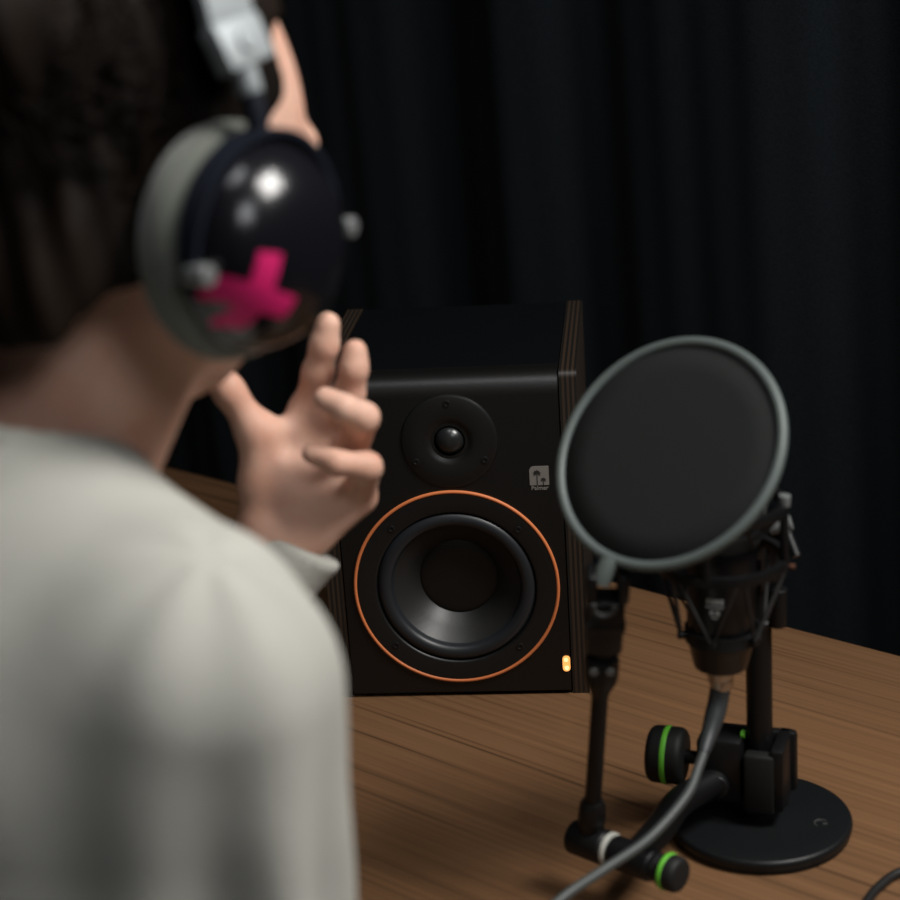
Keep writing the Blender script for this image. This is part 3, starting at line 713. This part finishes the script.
# trousers, shoes
Tr = Field((-.98, .24, .03), (-.42, 1.0, .72), .006)
Tr.ell((-.70, .405, .56), (.17, .125, .10), .04)
for s in (-1, 1):
    Tr.cap((-.70 + s * .085, .42, .545), (-.70 + s * .10, .80, .535), .082, .066, .04); Tr.cap((-.70 + s * .10, .80, .535), (-.70 + s * .10, .76, .10), .063, .052, .03)
    Tr.cap((-.70 + s * .10, .76, .10), (-.70 + s * .10, .76, .075), .055, .056, .01)
kid('trousers', Tr.mesh('trousers', 2), M['trousers']); del Tr
for s in (-1, 1):
    Fs = Field((-.70 + s * .10 - .07, .66, -.01), (-.70 + s * .10 + .07, 1.0, .14), .004); x0 = -.70 + s * .10
    Fs.cap((x0, .735, .045), (x0, .90, .035), .036, .034, .02); Fs.cap((x0, .75, .05), (x0, .76, .10), .035, .035, .03)
    sl, X, Y, Z = Fs.part((-2, -2, -1), (2, 2, .2)); Fs.cut(sl, (Z - .012) + 0 * X + 0 * Y, .003)
    sh = kid('shoe', Fs.mesh('shoe', 2), M['shoe'])
    bm = bmesh.new(); prism(bm, [(x0 + .040 * math.cos(t) , .818 + .125 * math.sin(t)) for t in [2 * PI * i / 40 for i in range(40)]], 0, .014); bmobj('sole', bm, M['sole'], sh)

# stool under the person
sto = empty('stool', (-.70, .41, 0)); tag(sto, 'round black stool under the seated person', 'stool')
bm = bmesh.new(); lathe(bm, [(0, .407), (.165, .407), (.175, .417), (.176, .444), (.168, .456), (0, .458)], Matrix.Translation((-.70, .41, 0)), 64); under(bmobj('seat', bm, M['softblack']), sto)
for k in range(4):
    a = PI / 4 + k * PI / 2; bm = bmesh.new(); rcyl(bm, (-.70 + .20 * math.cos(a), .41 + .20 * math.sin(a), 0), (-.70 + .12 * math.cos(a), .41 + .12 * math.sin(a), .409), .013); under(bmobj('leg', bm, M['blackmetal']), sto)

# ------------------------------------------------------------------ headphones
hp = empty('headphones', (-.70, .52, 1.224)); tag(hp, 'black and silver over-ear headphones with pink tape cross, worn by the person', 'headphones')
def hpp(name, bm, m, parent=None, **k):
    o = bmobj(name, bm, m, **k)
    if parent is None: return under(o, hp)
    o.parent = parent; return o
CY, CZ = .5190, 1.2225
def domex(r): return .0300 * max(0, 1 - (r / .0450) ** 2.6) ** .55
for s in (1, -1):
    X0 = -.694 + s * .1000                                # cup base plane
    def side(p): return (X0 + s * p[0], CY + p[1], CZ + p[2])
    ML = Matrix(((0, 0, s, X0), (1, 0, 0, CY), (0, 1, 0, CZ), (0, 0, 0, 1)))
    bm = bmesh.new(); lathe(bm, [(.0458, -.004), (.0470, -.001), (.0470, .003), (.0458, .006)] + [(.0450 * math.sin(t * PI / 40), .004 + domex(.0450 * math.sin(t * PI / 40))) for t in range(19, 0, -1)] + [(0, .004 + domex(0))], ML, 80)
    cup = hpp('ear_cup', bm, M['gloss'], sharp=50)
    bm = bmesh.new(); lathe(bm, [(.028, -.024), (.045, -.024)] + [(.0440 + .0080 * math.cos(t), -.0125 + .0115 * math.sin(t)) for t in [(-80 + 16 * i) * PI / 180 for i in range(11)]] + [(.041, -.001), (.028, -.001), (.028, -.024)], ML, 72); hpp('ear_pad', bm, M['velour'])
    # fork around the cup
    bm = bmesh.new(); rows = []
    for i in range(41):
        a = math.radians(-6 + 192 * i / 40); w = .0085 + .004 * math.sin(max(0, min(PI, a)))
        rows.append([side((xx, rr * math.cos(a), rr * math.sin(a) - .001)) for xx, rr in ((.002, .0475), (.002, .0505), (.002 + w, .0505), (.002 + w, .0475))])
    vv = [[bm.verts.new(p) for p in r] for r in rows]
    for A, Bq in zip(vv, vv[1:]):
        for k in range(4): bm.faces.new((A[k], A[(k + 1) % 4], Bq[(k + 1) % 4], Bq[k]))
    bm.faces.new(vv[0]); bm.faces.new(vv[-1])
    fk = hpp('fork', bm, M['navy'], sharp=30)
    for q in (-1, 1):
        bm = bmesh.new(); rcyl(bm, side((.005, q * .0485, -.002)), side((.0175, q * .0495, -.002)), .0044); hpp('pivot_screw', bm, M['pivot'])
    bm = bmesh.new(); rcyl(bm, side((.0085, .001, .046)), side((.0065, .0000, .066)), .0048); hpp('stem', bm, M['navy'])
    bm = bmesh.new(); rcyl(bm, side((.0065, .0000, .064)), side((.0040, -.0005, .076)), .0056); hpp('stem_sleeve', bm, M['silver'])
    # slider box
    SB = Matrix(((1, 0, 0, 0), (0, 1, 0, 0), (0, 0, 1, 0), (0, 0, 0, 1)))
    SBm = Matrix.Translation(side((.0035, -.0015, .0845))) @ Matrix.Rotation(s * math.radians(-20), 4, 'Y') @ Matrix.Rotation(math.radians(7), 4, 'X')
    bm = bmesh.new(); box(bm, (-.0050, -.0152, -.0100), (.0050, .0152, .0100), .0016, m=SBm); hpp('slider_box', bm, M['silver'])
    bm = bmesh.new(); rcyl(bm, SBm @ Vector((s * .0045, 0, 0)), SBm @ Vector((s * .0068, 0, 0)), .0050); hpp('slider_screw', bm, M['silver'])
    if s == 1:
        # pink tape cross following the dome
        bm = bmesh.new()
        for (ya, za), (yb, zb), w in (((CY - .0255, CZ + .0035), (CY - .0352, CZ - .0277), .0095), ((CY - .0438, CZ - .0080), (CY - .0160, CZ - .0225), .0098)):
            n = 48; rows = []
            d = Vector((yb - ya, zb - za)).normalized(); nn = Vector((-d.y, d.x))
            lift = .0010 if w < .0096 else .0014
            for i in range(n + 1):
                row = []
                for k in range(13):
                    p = Vector((ya, za)).lerp(Vector((yb, zb)), i / n) + nn * w * (k / 12 - .5)
                    r = math.hypot(p.x - CY, p.y - CZ)
                    row.append(Vector((X0 + .004 + domex(min(r, .0449)) + lift, p.x, p.y)))
                rows.append(row)
            top_ = [[bm.verts.new(p) for p in r] for r in rows]; bot = [[bm.verts.new(p - Vector((lift * .8, 0, 0))) for p in r] for r in rows]
            for i in range(n):
                for k in range(12):
                    bm.faces.new((top_[i][k], top_[i][k + 1], top_[i + 1][k + 1], top_[i + 1][k])); bm.faces.new((bot[i][k], bot[i + 1][k], bot[i + 1][k + 1], bot[i][k + 1]))
            for i in range(n):
                for k in (0, 12): bm.faces.new((top_[i][k], top_[i + 1][k], bot[i + 1][k], bot[i][k]))
            for i in (0, n):
                for k in range(12): bm.faces.new((top_[i][k], top_[i][k + 1], bot[i][k + 1], bot[i][k]))
        tp = bmobj('tape_cross', bm, M['pink'], sharp=50)
        tp.parent = cup
        tp['label'] = 'pink tape cross stuck on the cup'
# headband arch
bm = bmesh.new(); N = 48; rows = []
bt = Vector((0, CY - .002, 1.300))
for i in range(N + 1):
    a = math.radians(2 + 176 * i / N)
    cx, cz = -.694 + .100 * math.cos(a), 1.310 + .080 * math.sin(a)
    nx_, nz_ = math.cos(a), math.sin(a)
    rows.append([(cx + nx_ * r, CY - .002 + w, cz + nz_ * r) for r, w in ((-.002, -.014), (.003, -.014), (.0042, 0), (.003, .014), (-.002, .014))])
vv = [[bm.verts.new(p) for p in r] for r in rows]
for A, Bq in zip(vv, vv[1:]):
    for k in range(5): bm.faces.new((A[k], A[(k + 1) % 5], Bq[(k + 1) % 5], Bq[k]))
bm.faces.new(vv[0]); bm.faces.new(vv[-1]); hpp('headband', bm, M['silver'], sharp=50)
bm = bmesh.new(); rows = []
for i in range(N + 1):
    a = math.radians(14 + 152 * i / N)
    cx, cz = -.694 + .0935 * math.cos(a), 1.310 + .0735 * math.sin(a)
    rows.append(Vector((cx, CY - .002, cz)))
tube(bm, rows, .0062, 14); hpp('headband_padding', bm, M['navy'])

hp.rotation_euler = (0, 0, math.radians(8))

# ------------------------------------------------------------------ camera
p_, r_, H_, yw = .31941, .06629, .64613, .74092
f0 = Vector((-math.sin(yw), math.cos(yw), 0)); r0 = Vector((math.cos(yw), math.sin(yw), 0)); zz = Vector((0, 0, 1))
f = f0 * math.cos(p_) - zz * math.sin(p_); u0 = f0 * math.sin(p_) + zz * math.cos(p_)
u = u0 * math.cos(r_) + r0 * math.sin(r_); R = r0 * math.cos(r_) - u0 * math.sin(r_)
cd = bpy.data.cameras.new('camera'); cam = bpy.data.objects.new('camera', cd); COL.objects.link(cam)
mw = Matrix((R, u, -f)).transposed().to_4x4(); mw.translation = (0, 0, TZ + H_); cam.matrix_world = mw
cd.sensor_width = 24; cd.sensor_fit = 'HORIZONTAL'; cd.lens = 50; cd.clip_start = .02
cd.dof.use_dof = True; cd.dof.focus_distance = 1.41; cd.dof.aperture_fstop = 3.4
S.camera = cam

# ------------------------------------------------------------------ light
def area(name, loc, target, size, power, col=(1, 1, 1), sy=None):
    l = bpy.data.lights.new(name, 'AREA'); l.energy = power; l.color = col; l.size = size
    if sy: l.shape = 'RECTANGLE'; l.size_y = sy
    o = bpy.data.objects.new(name, l); COL.objects.link(o); o.location = loc
    o.rotation_euler = (Vector(target) - Vector(loc)).to_track_quat('-Z', 'Y').to_euler(); return o
area('key_lamp', (.15, 1.02, 2.15), (-.65, .72, .95), .5, 29, (1, .98, .94))
area('ceiling_lamp', (-.50, .45, 2.45), (-.7, .6, .8), .4, 3.5, (.97, .98, 1))
area('side_lamp', (.75, .10, 2.2), (-.58, .5, .95), .5, 6, (.96, .98, 1))
w = bpy.data.worlds.new('world'); S.world = w; w.use_nodes = True
w.node_tree.nodes['Background'].inputs['Color'].default_value = (.05, .055, .06, 1); w.node_tree.nodes['Background'].inputs['Strength'].default_value = .2
S.view_settings.view_transform = 'Standard'; S.view_settings.look = 'None'; S.view_settings.gamma = 1; S.view_settings.exposure = -.1
